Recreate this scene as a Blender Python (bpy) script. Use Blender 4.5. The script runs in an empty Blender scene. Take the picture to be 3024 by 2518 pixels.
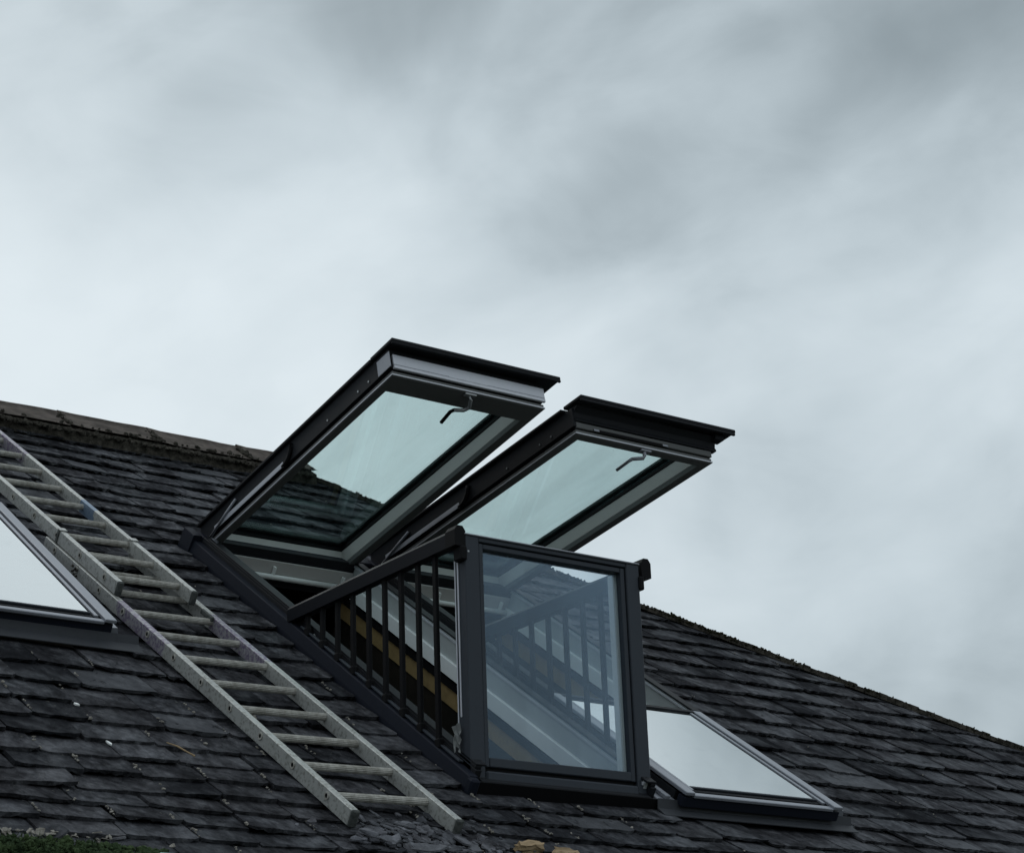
import bpy, bmesh, math, random
from mathutils import Vector, Matrix, noise

random.seed(11)
scene = bpy.context.scene
COL = scene.collection

# ------------------------------------------------------------------ camera
CAM = Vector((-4.906, -7.095, -1.608))
YAW, PIT, ROL = math.radians(-36.169), math.radians(20.419), math.radians(-2.138)
fwd = Vector((-math.sin(YAW) * math.cos(PIT), math.cos(YAW) * math.cos(PIT), math.sin(PIT)))
rgt = Vector((math.cos(YAW), math.sin(YAW), 0))
upv = rgt.cross(fwd)
r2 = rgt * math.cos(ROL) + upv * math.sin(ROL)
u2 = -rgt * math.sin(ROL) + upv * math.cos(ROL)
cam_d = bpy.data.cameras.new('camera')
cam_d.sensor_fit = 'HORIZONTAL'
cam_d.sensor_width = 36.0
cam_d.lens = 6057.0 / 3024.0 * 36.0
cam_d.clip_start = 0.1
cam_d.clip_end = 2000
cam = bpy.data.objects.new('camera', cam_d)
COL.objects.link(cam)
M = Matrix((r2, u2, -fwd)).transposed().to_4x4()
M.translation = CAM
cam.matrix_world = M
scene.camera = cam

# ------------------------------------------------------------------ exposure
scene.view_settings.view_transform = 'Standard'
scene.view_settings.look = 'None'
scene.view_settings.exposure = 0.0
scene.view_settings.gamma = 1.0
scene.view_settings.use_curve_mapping = False
scene.cycles.use_denoising = True
scene.cycles.max_bounces = 10
scene.cycles.transparent_max_bounces = 16

# ------------------------------------------------------------------ sky
SUN_EL, SUN_AZ = math.radians(38), math.radians(-2)     # azimuth measured from +Y towards +X
sun_dir = Vector((math.sin(SUN_AZ) * math.cos(SUN_EL), math.cos(SUN_AZ) * math.cos(SUN_EL), math.sin(SUN_EL)))
world = bpy.data.worlds.new('World')
scene.world = world
world.use_nodes = True
nt = world.node_tree
nt.nodes.clear()


def N(nt, t, **kw):
    n = nt.nodes.new(t)
    for k, v in kw.items():
        setattr(n, k, v)
    return n


def mth(nt, op, a, b=None, c=None, clamp=False):
    n = nt.nodes.new('ShaderNodeMath')
    n.operation = op
    n.use_clamp = clamp
    for i, v in enumerate((a, b, c)):
        if v is None:
            continue
        if isinstance(v, (int, float)):
            n.inputs[i].default_value = v
        else:
            nt.links.new(v, n.inputs[i])
    return n.outputs[0]


def ramp(nt, fac, stops, interp='EASE'):
    n = nt.nodes.new('ShaderNodeValToRGB')
    n.color_ramp.interpolation = interp
    el = n.color_ramp.elements
    while len(el) < len(stops):
        el.new(0.5)
    for e, (p, c) in zip(el, stops):
        e.position = p
        e.color = (c[0], c[1], c[2], 1) if hasattr(c, '__len__') else (c, c, c, 1)
    nt.links.new(fac, n.inputs[0])
    return n.outputs[0]


def noise_tex(nt, vec, scale, detail=4, rough=0.5, dist=0.0):
    n = nt.nodes.new('ShaderNodeTexNoise')
    n.inputs['Scale'].default_value = scale
    n.inputs['Detail'].default_value = detail
    n.inputs['Roughness'].default_value = rough
    n.inputs['Distortion'].default_value = dist
    if vec is not None:
        nt.links.new(vec, n.inputs['Vector'])
    return n.outputs['Fac']


def mapping(nt, vec, loc=(0, 0, 0), rot=(0, 0, 0), scl=(1, 1, 1)):
    n = nt.nodes.new('ShaderNodeMapping')
    n.inputs['Location'].default_value = loc
    n.inputs['Rotation'].default_value = rot
    n.inputs['Scale'].default_value = scl
    nt.links.new(vec, n.inputs['Vector'])
    return n.outputs[0]


tc = N(nt, 'ShaderNodeTexCoord')
d0 = tc.outputs['Generated']
d1 = mapping(nt, d0, rot=(0, 0, math.radians(36.2)))           # heading of the cloud bands
d2 = mapping(nt, d1, rot=(0, math.radians(30), 0))             # the bands climb to the right
big = noise_tex(nt, mapping(nt, d2, loc=(0.55, 0.2, 1.25), scl=(1.5, 1.4, 2.4)), 2.1, 3, 0.5, 0.3)
mid = noise_tex(nt, mapping(nt, d2, loc=(4.4, 1.0, 2.6), scl=(1.5, 1.5, 2.3)), 4.6, 4, 0.48, 0.5)
fin = noise_tex(nt, mapping(nt, d1, loc=(1.4, 7.0, 0.6), rot=(0, 0.15, 0), scl=(1.0, 1.0, 1.9)), 11.0, 7, 0.56, 0.4)
sep = N(nt, 'ShaderNodeSeparateXYZ')
nt.links.new(d1, sep.inputs[0])
vdot = N(nt, 'ShaderNodeVectorMath', operation='DOT_PRODUCT')
nt.links.new(d0, vdot.inputs[0])
GLOW = Vector((math.sin(math.radians(14)) * math.cos(math.radians(13)), math.cos(math.radians(14)) * math.cos(math.radians(13)), math.sin(math.radians(13))))
vdot.inputs[1].default_value = GLOW
glow = mth(nt, 'SMOOTH_MAX', mth(nt, 'MULTIPLY_ADD', vdot.outputs['Value'], 3.2, -2.25), 0.45, 0.12)
zpos = mth(nt, 'MAXIMUM', sep.outputs['Z'], 0.0)
zen = mth(nt, 'SUBTRACT', ramp(nt, zpos, [(0.0, 0.42), (0.22, 0.40), (0.33, 0.56), (0.40, 0.60), (0.50, 0.26), (0.56, 0.27), (0.66, 0.86), (1.0, 0.92)], 'B_SPLINE'), 0.5)   # darker deck above, lighter overhead and towards the horizon
val = mth(nt, 'MULTIPLY_ADD', big, 0.88, -0.55)
val = mth(nt, 'MULTIPLY_ADD', mid, 0.56, val)
val = mth(nt, 'MULTIPLY_ADD', fin, 0.27, val)
val = mth(nt, 'MULTIPLY_ADD', glow, 0.56, val)
val = mth(nt, 'ADD', val, zen)
cloud = ramp(nt, val, [(0.12, (0.235, 0.285, 0.312)), (0.34, (0.350, 0.415, 0.450)), (0.56, (0.560, 0.648, 0.698)), (0.86, (0.765, 0.85, 0.895))], 'B_SPLINE')
sky = N(nt, 'ShaderNodeTexSky', sky_type='NISHITA', sun_disc=False)
sky.sun_elevation = SUN_EL
sky.sun_rotation = SUN_AZ
sky.air_density = 1.2
sky.dust_density = 2.0
bg_sky = N(nt, 'ShaderNodeBackground')
bg_sky.inputs['Strength'].default_value = 0.06
nt.links.new(sky.outputs[0], bg_sky.inputs['Color'])
bg_cl = N(nt, 'ShaderNodeBackground')
bg_cl.inputs['Strength'].default_value = 1.0
nt.links.new(cloud, bg_cl.inputs['Color'])
mixw = N(nt, 'ShaderNodeMixShader')
mixw.inputs[0].default_value = 0.94                              # closed cloud cover over the clear sky
nt.links.new(bg_sky.outputs[0], mixw.inputs[1])
nt.links.new(bg_cl.outputs[0], mixw.inputs[2])
wo = N(nt, 'ShaderNodeOutputWorld')
nt.links.new(mixw.outputs[0], wo.inputs[0])

sun_d = bpy.data.lights.new('sun', 'SUN')
sun_d.energy = 0.6
sun_d.angle = math.radians(35)
sun_d.color = (1.0, 0.97, 0.93)
sun = bpy.data.objects.new('sun', sun_d)
COL.objects.link(sun)
sun.rotation_euler = (-sun_dir).to_track_quat('-Z', 'Y').to_euler()

# ------------------------------------------------------------------ frames
TH = math.radians(33.975)
CT, ST = math.cos(TH), math.sin(TH)
U3, V3, N3 = Vector((1, 0, 0)), Vector((0, CT, ST)), Vector((0, -ST, CT))


def RP(u, v, n):
    return U3 * u + V3 * v + N3 * n


class Frame:
    def __init__(s, o, x, y, z):
        s.o, s.x, s.y, s.z = Vector(o), Vector(x), Vector(y), Vector(z)

    def __call__(s, a, b, c):
        return s.o + s.x * a + s.y * b + s.z * c


ROOF = Frame((0, 0, 0), U3, V3, N3)
WORLD = Frame((0, 0, 0), (1, 0, 0), (0, 1, 0), (0, 0, 1))


# ------------------------------------------------------------------ materials
def new_mat(name):
    m = bpy.data.materials.new(name)
    m.use_nodes = True
    t = m.node_tree
    b = t.nodes['Principled BSDF']
    return m, t, b


def bump(t, b, h, strength=0.3, dist=0.01):
    n = t.nodes.new('ShaderNodeBump')
    n.inputs['Strength'].default_value = strength
    n.inputs['Distance'].default_value = dist
    t.links.new(h, n.inputs['Height'])
    t.links.new(n.outputs[0], b.inputs['Normal'])


def mixc(t, fac, a, b):
    n = t.nodes.new('ShaderNodeMix')
    n.data_type = 'RGBA'
    if isinstance(fac, (int, float)):
        n.inputs[0].default_value = fac
    else:
        t.links.new(fac, n.inputs[0])
    for i, c in ((6, a), (7, b)):
        if hasattr(c, '__len__'):
            n.inputs[i].default_value = (c[0], c[1], c[2], 1)
        else:
            t.links.new(c, n.inputs[i])
    return n.outputs[2]


def geo_pos(t):
    return t.nodes.new('ShaderNodeNewGeometry').outputs['Position']


def painted(name, col, rough=0.45, metal=0.0, var=0.15, dirt=0.25, spec=0.5, dirtcol=None):
    m, t, b = new_mat(name)
    p = geo_pos(t)
    n1 = noise_tex(t, p, 3.0, 5, 0.6)
    n2 = noise_tex(t, p, 38.0, 4, 0.6)
    c2 = [min(1, c * (1 + var)) for c in col]
    c1 = [c * (1 - var) for c in col]
    c = mixc(t, n1, c1, c2)
    dm = ramp(t, n2, [(0.5, 0.0), (0.75, 1.0)])
    dm = mth(t, 'MULTIPLY', dm, dirt)
    c = mixc(t, dm, c, dirtcol or [x * 0.5 for x in col])
    t.links.new(c, b.inputs['Base Color'])
    b.inputs['Metallic'].default_value = metal
    b.inputs['Specular IOR Level'].default_value = spec
    r = mth(t, 'MULTIPLY_ADD', n1, 0.22, rough - 0.11)
    t.links.new(r, b.inputs['Roughness'])
    bump(t, b, n2, 0.04, 0.002)
    return m


def slate_mat(name, base=0.043, flank=False):
    m, t, b = new_mat(name)
    p = geo_pos(t)
    pv = mapping(t, p, scl=(1.0, 0.55, 0.9))
    oi = t.nodes.new('ShaderNodeObjectInfo').outputs['Random']
    isl = t.nodes.new('ShaderNodeNewGeometry').outputs['Random Per Island']
    rnd = mth(t, 'FRACT', mth(t, 'ADD', oi, isl))
    rnd2 = mth(t, 'FRACT', mth(t, 'MULTIPLY', rnd, 7.31))
    n1 = noise_tex(t, pv, 5.0, 5, 0.62, 0.4)
    n2 = noise_tex(t, pv, 26.0, 6, 0.65)
    n3 = noise_tex(t, p, 120.0, 3, 0.6)
    k = base
    cA = mixc(t, rnd, (k * 0.48, k * 0.50, k * 0.58), (k * 1.30, k * 1.33, k * 1.50))
    cB = mixc(t, rnd2, cA, (k * 1.08, k * 1.00, k * 1.08))
    cB = mixc(t, 0.45, cA, cB)
    wet = ramp(t, n1, [(0.30, 0.42), (0.70, 1.62)])
    mul = t.nodes.new('ShaderNodeMix')
    mul.data_type = 'RGBA'
    mul.blend_type = 'MULTIPLY'
    mul.inputs[0].default_value = 0.8
    t.links.new(cB, mul.inputs[6])
    t.links.new(wet, mul.inputs[7])
    spk = t.nodes.new('ShaderNodeMix')
    spk.data_type = 'RGBA'
    spk.blend_type = 'MULTIPLY'
    spk.inputs[0].default_value = 0.75
    t.links.new(mul.outputs[2], spk.inputs[6])
    t.links.new(ramp(t, n2, [(0.28, 0.35), (0.72, 1.65)]), spk.inputs[7])
    c = spk.outputs[2]
    lich = mth(t, 'MULTIPLY', ramp(t, n2, [(0.50, 0.0), (0.70, 1.0)]), ramp(t, n1, [(0.42, 0.05), (0.60, 0.9)]))
    # slates high on the roof carry more pale weathering streaks
    hz = t.nodes.new('ShaderNodeSeparateXYZ')
    t.links.new(p, hz.inputs[0])
    hi = ramp(t, mth(t, 'MULTIPLY_ADD', hz.outputs['Z'], 0.33, 0.05), [(0.15, 0.22), (0.75, 1.0)], 'LINEAR')
    lich = mth(t, 'MULTIPLY', lich, hi)
    c = mixc(t, lich, c, (0.165, 0.167, 0.172))
    # a few paler replacement slates, some nearly black ones
    pale = mth(t, 'GREATER_THAN', rnd2, 0.91)
    c = mixc(t, mth(t, 'MULTIPLY', pale, 0.40), c, (0.125, 0.13, 0.142))
    blk = mth(t, 'LESS_THAN', rnd2, 0.14)
    c = mixc(t, mth(t, 'MULTIPLY', blk, 0.55), c, (0.009, 0.009, 0.011))
    pit = noise_tex(t, mapping(t, p, scl=(1.0, 0.5, 0.8)), 11.0, 5, 0.7, 1.2)
    c = mixc(t, mth(t, 'MULTIPLY', ramp(t, pit, [(0.56, 0.0), (0.68, 1.0)]), 0.75), c, (0.007, 0.007, 0.008))
    lic2 = noise_tex(t, p, 42.0, 3, 0.5, 0.2)
    c = mixc(t, mth(t, 'MULTIPLY', ramp(t, lic2, [(0.70, 0.0), (0.76, 1.0)]), 0.55), c, (0.16, 0.155, 0.14))
    t.links.new(c, b.inputs['Base Color'])
    r = mth(t, 'MULTIPLY_ADD', n2, 0.30, 0.42)
    t.links.new(r, b.inputs['Roughness'])
    b.inputs['Specular IOR Level'].default_value = 0.0
    h = mth(t, 'ADD', mth(t, 'MULTIPLY', n2, 1.0), mth(t, 'MULTIPLY', n3, 0.18))
    h = mth(t, 'ADD', h, mth(t, 'MULTIPLY', n1, 2.2))
    bump(t, b, h, 0.8, 0.014)
    gl = t.nodes.new('ShaderNodeBsdfGlossy')
    gl.inputs['Roughness'].default_value = 0.42
    gl.inputs['Color'].default_value = (0.9, 0.95, 1.0, 1)
    t.links.new(b.inputs['Normal'].links[0].from_socket, gl.inputs['Normal'])
    mx = t.nodes.new('ShaderNodeMixShader')
    t.links.new(mth(t, 'MULTIPLY', ramp(t, n1, [(0.42, 0.15), (0.66, 1.0)]), 0.040), mx.inputs[0])
    t.links.new(b.outputs[0], mx.inputs[1])
    t.links.new(gl.outputs[0], mx.inputs[2])
    t.links.new(mx.outputs[0], t.nodes['Material Output'].inputs[0])
    return m


def glass_mat(name, tint, refl_tint, f0, ior=1.5, boost=1.0, grime=0.04):
    """coated pane: part of the light passes (tinted), the rest mirrors"""
    m = bpy.data.materials.new(name)
    m.use_nodes = True
    t = m.node_tree
    t.nodes.clear()
    o = t.nodes.new('ShaderNodeOutputMaterial')
    tr = t.nodes.new('ShaderNodeBsdfTransparent')
    p = geo_pos(t)
    st = noise_tex(t, mapping(t, p, rot=(0.3, 0.0, 0.5), scl=(3.0, 0.5, 0.6)), 1.6, 3, 0.5, 0.4)
    sm = noise_tex(t, p, 5.0, 5, 0.6, 0.6)
    tint2 = [c * 0.955 for c in tint]
    t.links.new(mixc(t, ramp(t, st, [(0.40, 0.0), (0.62, 1.0)]), tint, tint2), tr.inputs['Color'])
    gl = t.nodes.new('ShaderNodeBsdfGlossy')
    gl.inputs['Color'].default_value = (*refl_tint, 1)
    gl.inputs['Roughness'].default_value = 0.012
    fr = t.nodes.new('ShaderNodeFresnel')
    fr.inputs['IOR'].default_value = ior
    fac = mth(t, 'MULTIPLY_ADD', fr.outputs[0], boost, f0, clamp=True)
    mx = t.nodes.new('ShaderNodeMixShader')
    t.links.new(fac, mx.inputs[0])
    t.links.new(tr.outputs[0], mx.inputs[1])
    t.links.new(gl.outputs[0], mx.inputs[2])
    df = t.nodes.new('ShaderNodeBsdfDiffuse')
    df.inputs['Color'].default_value = (0.45, 0.47, 0.47, 1)
    mx2 = t.nodes.new('ShaderNodeMixShader')
    t.links.new(mth(t, 'MULTIPLY', ramp(t, sm, [(0.45, 0.2), (0.75, 1.0)]), grime), mx2.inputs[0])
    t.links.new(mx.outputs[0], mx2.inputs[1])
    t.links.new(df.outputs[0], mx2.inputs[2])
    t.links.new(mx2.outputs[0], o.inputs[0])
    return m


def ladder_mat():
    m, t, b = new_mat('weathered_aluminium')
    p = geo_pos(t)
    n1 = noise_tex(t, p, 6.0, 5, 0.6)
    n2 = noise_tex(t, p, 55.0, 5, 0.65)
    c = mixc(t, n1, (0.34, 0.343, 0.325), (0.57, 0.575, 0.555))
    c = mixc(t, mth(t, 'MULTIPLY', ramp(t, n2, [(0.48, 0.0), (0.66, 1.0)]), 0.65), c, (0.13, 0.127, 0.105))
    # old overspray of purple and blue paint, in bands across the ladder
    dv = N(t, 'ShaderNodeVectorMath', operation='DOT_PRODUCT')
    t.links.new(p, dv.inputs[0])
    dv.inputs[1].default_value = V3
    v = mth(t, 'ADD', dv.outputs['Value'], mth(t, 'MULTIPLY_ADD', n1, 0.25, -0.125))

    def band(a, bb):
        return mth(t, 'MULTIPLY', mth(t, 'GREATER_THAN', v, a), mth(t, 'LESS_THAN', v, bb))
    pm = mth(t, 'ADD', band(1.18, 1.72), band(4.10, 4.75), clamp=True)
    pm = mth(t, 'MULTIPLY', pm, ramp(t, n2, [(0.38, 0.25), (0.60, 0.85)]))
    c = mixc(t, pm, c, (0.16, 0.115, 0.21))
    dx = N(t, 'ShaderNodeSeparateXYZ')
    t.links.new(p, dx.inputs[0])
    bm_ = mth(t, 'MULTIPLY', band(3.05, 3.24), mth(t, 'GREATER_THAN', dx.outputs['X'], -0.72))
    bm_ = mth(t, 'MULTIPLY', bm_, 0.75)
    c = mixc(t, bm_, c, (0.07, 0.15, 0.27))
    t.links.new(c, b.inputs['Base Color'])
    b.inputs['Metallic'].default_value = 0.40
    t.links.new(mth(t, 'MULTIPLY_ADD', n2, 0.3, 0.28), b.inputs['Roughness'])
    bump(t, b, n2, 0.15, 0.003)
    return m


def rough_mat(name, c1, c2, scale=20, rough=0.9, bstr=0.6, bd=0.01):
    m, t, b = new_mat(name)
    p = geo_pos(t)
    n1 = noise_tex(t, p, scale, 6, 0.65, 0.3)
    n2 = noise_tex(t, p, scale * 5, 4, 0.6)
    c = mixc(t, ramp(t, n1, [(0.3, 0.0), (0.7, 1.0)]), c1, c2)
    t.links.new(c, b.inputs['Base Color'])
    b.inputs['Roughness'].default_value = rough
    b.inputs['Specular IOR Level'].default_value = 0.2
    bump(t, b, mth(t, 'ADD', n1, mth(t, 'MULTIPLY', n2, 0.4)), bstr, bd)
    return m


def wood_mat(name, c1, c2, axis='y'):
    m, t, b = new_mat(name)
    p = geo_pos(t)
    s = (1.0, 9.0, 9.0)
    n1 = noise_tex(t, mapping(t, p, scl=s), 6.0, 5, 0.6, 0.8)
    n2 = noise_tex(t, p, 9.0, 4, 0.6)
    c = mixc(t, n1, c1, c2)
    c = mixc(t, mth(t, 'MULTIPLY', ramp(t, n2, [(0.5, 0.0), (0.7, 1.0)]), 0.4), c, [x * 0.5 for x in c1])
    t.links.new(c, b.inputs['Base Color'])
    b.inputs['Roughness'].default_value = 0.75
    bump(t, b, n1, 0.3, 0.004)
    return m


MT = {}
MT['slate'] = slate_mat('roof_slate')
MT['debris'] = slate_mat('broken_slate', 0.085)
MT['dark'] = painted('anthracite_aluminium', (0.014, 0.015, 0.018), 0.58, 0.0, 0.12, 0.2, 0.14)
MT['panel'] = painted('anthracite_panel_aluminium', (0.036, 0.042, 0.053), 0.50, 0.0, 0.10, 0.15, 0.20)
MT['rail'] = painted('blue_black_rail', (0.006, 0.0072, 0.011), 0.55, 0.0, 0.15, 0.2, 0.10)
MT['navy'] = painted('lead_grey_flashing', (0.012, 0.0145, 0.023), 0.65, 0.0, 0.2, 0.3, 0.10)
MT['black'] = painted('black_rubber_and_shade', (0.007, 0.007, 0.008), 0.65, 0.0, 0.2, 0.1, 0.10)  # also on black pieces that paint in shaded gaps and hollows
MT['film'] = painted('pale_film_aluminium', (0.55, 0.56, 0.61), 0.35, 0.2, 0.10, 0.12)
MT['cover'] = painted('grey_cover_aluminium', (0.26, 0.27, 0.305), 0.38, 0.30, 0.12, 0.15)
MT['under'] = painted('sash_underside_lacquer', (0.12, 0.122, 0.122), 0.6, 0.0, 0.1, 0.1, 0.15)
MT['liner'] = painted('sash_liner_lacquer', (0.47, 0.45, 0.44), 0.5, 0.0, 0.06, 0.08)
MT['white'] = painted('white_lacquer', (0.80, 0.81, 0.80), 0.4, 0.0, 0.05, 0.10)
MT['jamb'] = painted('grey_jamb_lacquer', (0.42, 0.44, 0.45), 0.45, 0.0, 0.08, 0.2)
MT['jamb_low'] = painted('white_jamb_lacquer', (0.84, 0.85, 0.86), 0.42, 0.0, 0.04, 0.10)
MT['handle'] = painted('satin_metal', (0.34, 0.35, 0.36), 0.3, 0.7, 0.05, 0.05)
MT['ladder'] = ladder_mat()
MT['rung'] = rough_mat('rung_aluminium', (0.24, 0.228, 0.20), (0.46, 0.445, 0.41), 30, 0.45, 0.3, 0.004)
MT['cap'] = rough_mat('worn_rubber_cap', (0.04, 0.045, 0.045), (0.10, 0.105, 0.10), 40, 0.8, 0.5, 0.006)
MT['ridge'] = rough_mat('weathered_ridge_tile', (0.115, 0.098, 0.086), (0.25, 0.212, 0.188), 9, 0.9, 0.5, 0.012)
MT['mortar'] = rough_mat('mossy_mortar', (0.018, 0.017, 0.013), (0.085, 0.075, 0.062), 25, 0.95, 0.9, 0.02)
MT['moss'] = rough_mat('dark_roof_moss', (0.010, 0.010, 0.005), (0.040, 0.038, 0.018), 28, 0.95, 0.9, 0.02)
MT['gmoss'] = rough_mat('green_gutter_moss', (0.020, 0.036, 0.015), (0.060, 0.090, 0.036), 14, 0.95, 0.8, 0.02)
MT['deck'] = rough_mat('roof_felt', (0.008, 0.008, 0.009), (0.018, 0.018, 0.018), 12, 0.95)
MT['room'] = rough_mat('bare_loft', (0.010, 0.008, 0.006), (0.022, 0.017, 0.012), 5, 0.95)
MT['gold'] = wood_mat('golden_board', (0.22, 0.145, 0.06), (0.36, 0.245, 0.10))
MT['timber'] = wood_mat('fresh_timber', (0.20, 0.13, 0.065), (0.42, 0.30, 0.17))
MT['render'] = rough_mat('wall_render', (0.30, 0.29, 0.27), (0.40, 0.39, 0.37), 6, 0.9, 0.3, 0.01)
MT['ground'] = rough_mat('ground_grass', (0.075, 0.085, 0.06), (0.125, 0.125, 0.105), 0.4, 0.95)
MT['crumb'] = rough_mat('pale_mortar_crumb', (0.17, 0.155, 0.135), (0.36, 0.335, 0.30), 60, 0.9)
MT['plastic'] = painted('torn_white_film', (0.30, 0.31, 0.31), 0.5, 0.0, 0.1, 0.3)
MT['apron'] = painted('dull_apron_flashing', (0.045, 0.048, 0.055), 0.6, 0.0, 0.2, 0.3, 0.2)
MT['teal'] = painted('pale_blue_plastic', (0.28, 0.45, 0.48), 0.4, 0.0, 0.1, 0.2)
MT['blind'] = painted('white_blind', (0.88, 0.91, 0.92), 0.8, 0.0, 0.02, 0.03)
MT['glass_roof'] = glass_mat('green_tinted_roof_glass', (0.845, 0.925, 0.915), (0.72, 0.85, 0.85), 0.0, 1.5, 0.30, 0.012)
MT['glass_rail'] = glass_mat('blue_coated_balustrade_glass', (0.90, 0.935, 0.94), (0.47, 0.61, 0.77), 0.040, 1.5, 0.62, 0.02)
MT['glass_shut'] = glass_mat('bright_coated_roof_glass', (0.975, 0.99, 0.99), (0.97, 1.0, 1.0), 0.56, 1.52, 0.9, 0.07)


# ------------------------------------------------------------------ mesh helpers
def finish(bm, name, mat, parent=None, origin=Vector((0, 0, 0)), smooth=False):
    me = bpy.data.meshes.new(name)
    bmesh.ops.recalc_face_normals(bm, faces=bm.faces)
    bm.to_mesh(me)
    bm.free()
    me.transform(Matrix.Translation(-origin))
    me.materials.append(MT[mat])
    if smooth:
        for f in me.polygons:
            f.use_smooth = True
    o = bpy.data.objects.new(name, me)
    COL.objects.link(o)
    if parent is not None:
        o.parent = parent
    return o


def add_box(bm, fr, x0, x1, y0, y1, z0, z1, bev=0.002):
    vs = [bm.verts.new(fr(x, y, z)) for z in (z0, z1) for y in (y0, y1) for x in (x0, x1)]
    fs = [(0, 1, 3, 2), (4, 6, 7, 5), (0, 4, 5, 1), (2, 3, 7, 6), (0, 2, 6, 4), (1, 5, 7, 3)]
    faces = [bm.faces.new([vs[i] for i in f]) for f in fs]
    if bev:
        es = list({e for f in faces for e in f.edges})
        bmesh.ops.bevel(bm, geom=es, offset=bev, segments=1, affect='EDGES', profile=0.5)


def add_tube(bm, pts, r, seg=10, cap=True, radii=None):
    pts = [Vector(p) for p in pts]
    rings = []
    for i, p in enumerate(pts):
        d = (pts[min(i + 1, len(pts) - 1)] - pts[max(i - 1, 0)]).normalized()
        a = d.cross(Vector((0, 0, 1)))
        if a.length < 1e-3:
            a = d.cross(Vector((1, 0, 0)))
        a.normalize()
        b = d.cross(a)
        rr = radii[i] if radii else r
        rings.append([bm.verts.new(p + (a * math.cos(2 * math.pi * k / seg) + b * math.sin(2 * math.pi * k / seg)) * rr) for k in range(seg)])
    for q in range(len(rings) - 1):
        for k in range(seg):
            bm.faces.new((rings[q][k], rings[q][(k + 1) % seg], rings[q + 1][(k + 1) % seg], rings[q + 1][k]))
    if cap:
        bm.faces.new(rings[0][::-1])
        bm.faces.new(rings[-1])


def add_prism(bm, fr, poly, x0, x1):
    """poly in (y,z) of the frame, swept along x"""
    a = [bm.verts.new(fr(x0, y, z)) for y, z in poly]
    b = [bm.verts.new(fr(x1, y, z)) for y, z in poly]
    n = len(poly)
    for i in range(n):
        bm.faces.new((a[i], a[(i + 1) % n], b[(i + 1) % n], b[i]))
    bm.faces.new(a[::-1])
    bm.faces.new(b)


class Thing:
    def __init__(s, name, label, cat, loc, group=None):
        s.e = bpy.data.objects.new(name, None)
        s.e.empty_display_size = 0.1
        COL.objects.link(s.e)
        s.loc = Vector(loc)
        s.e.location = s.loc
        s.e['label'] = label
        s.e['category'] = cat
        if group:
            s.e['group'] = group

    def part(s, name, mat, bm, parent=None, smooth=False):
        return finish(bm, name, mat, parent or s.e, s.loc, smooth)

    def boxes(s, name, mat, fr, boxes, parent=None, bev=0.002):
        bm = bmesh.new()
        for b in boxes:
            add_box(bm, fr, *b[:6], bev=(b[6] if len(b) > 6 else bev))
        return s.part(name, mat, bm, parent)


def tag(o, label=None, cat=None, group=None, kind=None):
    for k, v in (('label', label), ('category', cat), ('group', group), ('kind', kind)):
        if v:
            o[k] = v
    return o


# ------------------------------------------------------------------ ground
bm = bmesh.new()
S = 900
vs = [bm.verts.new((x, y, -7.2)) for x, y in ((-S, -S), (S, -S), (S, S), (-S, S))]
bm.faces.new(vs)
tag(finish(bm, 'ground', 'ground'), kind='structure')

# ------------------------------------------------------------------ house
V_RIDGE = 5.60
V_EAVE = -0.86
HIP = [(1.80, 5.66), (2.245, 4.936), (2.60, 4.46), (3.362, 3.462), (4.103, 2.552), (4.982, 1.495), (6.93, -0.86)]


def hip_u(v):
    for (u0, v0), (u1, v1) in zip(HIP, HIP[1:]):
        if v1 <= v <= v0:
            return u0 + (v - v0) / (v1 - v0) * (u1 - u0)
    return HIP[0][0] if v > HIP[0][1] else HIP[-1][0]


house = Thing('house', 'slate roofed house with a long brown ridge and a mossy hip', 'house', RP(2.0, -0.8, -0.3))
UL = -4.2
# openings in the roof plane: (u0,u1,v0,v1)
OPEN = [(0.0, 0.98, -0.02, 3.06), (1.09, 2.07, -0.02, 3.06), (-2.02, -1.16, 1.34, 3.06)]
bm = bmesh.new()
us = sorted({UL, 9.5, *[o[0] for o in OPEN], *[o[1] for o in OPEN]})
vsl = sorted({V_EAVE - 0.05, V_RIDGE, 1.34, 3.06, -0.02})
for a, b in zip(us, us[1:]):
    for c, d in zip(vsl, vsl[1:]):
        um, vm = (a + b) / 2, (c + d) / 2
        if any(o[0] < um < o[1] and o[2] < vm < o[3] for o in OPEN):
            continue
        if a >= 2.06:
            # clip by the hip
            pu = [(a, c), (hip_u(c), c), (hip_u(d), d), (a, d)]
            add = [(hip_u(v), v) for v in (c + (d - c) * k / 4 for k in range(1, 4))]
            pu = [(a, c), (max(a, hip_u(c)), c)] + [(max(a, x), y) for x, y in add] + [(max(a, hip_u(d)), d), (a, d)]
        else:
            pu = [(a, c), (min(b, max(a, hip_u(c))), c), (min(b, max(a, hip_u(d))), d), (a, d)]
        vv = []
        for q in pu:
            if not vv or (Vector(q) - Vector(vv[-1])).length > 1e-4:
                vv.append(q)
        if (Vector(vv[0]) - Vector(vv[-1])).length < 1e-4:
            vv.pop()
        if len(vv) > 2:
            bm.faces.new([bm.verts.new(RP(u, v, -0.062)) for u, v in vv])
roof = house.part('roof', 'deck', bm)

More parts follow.
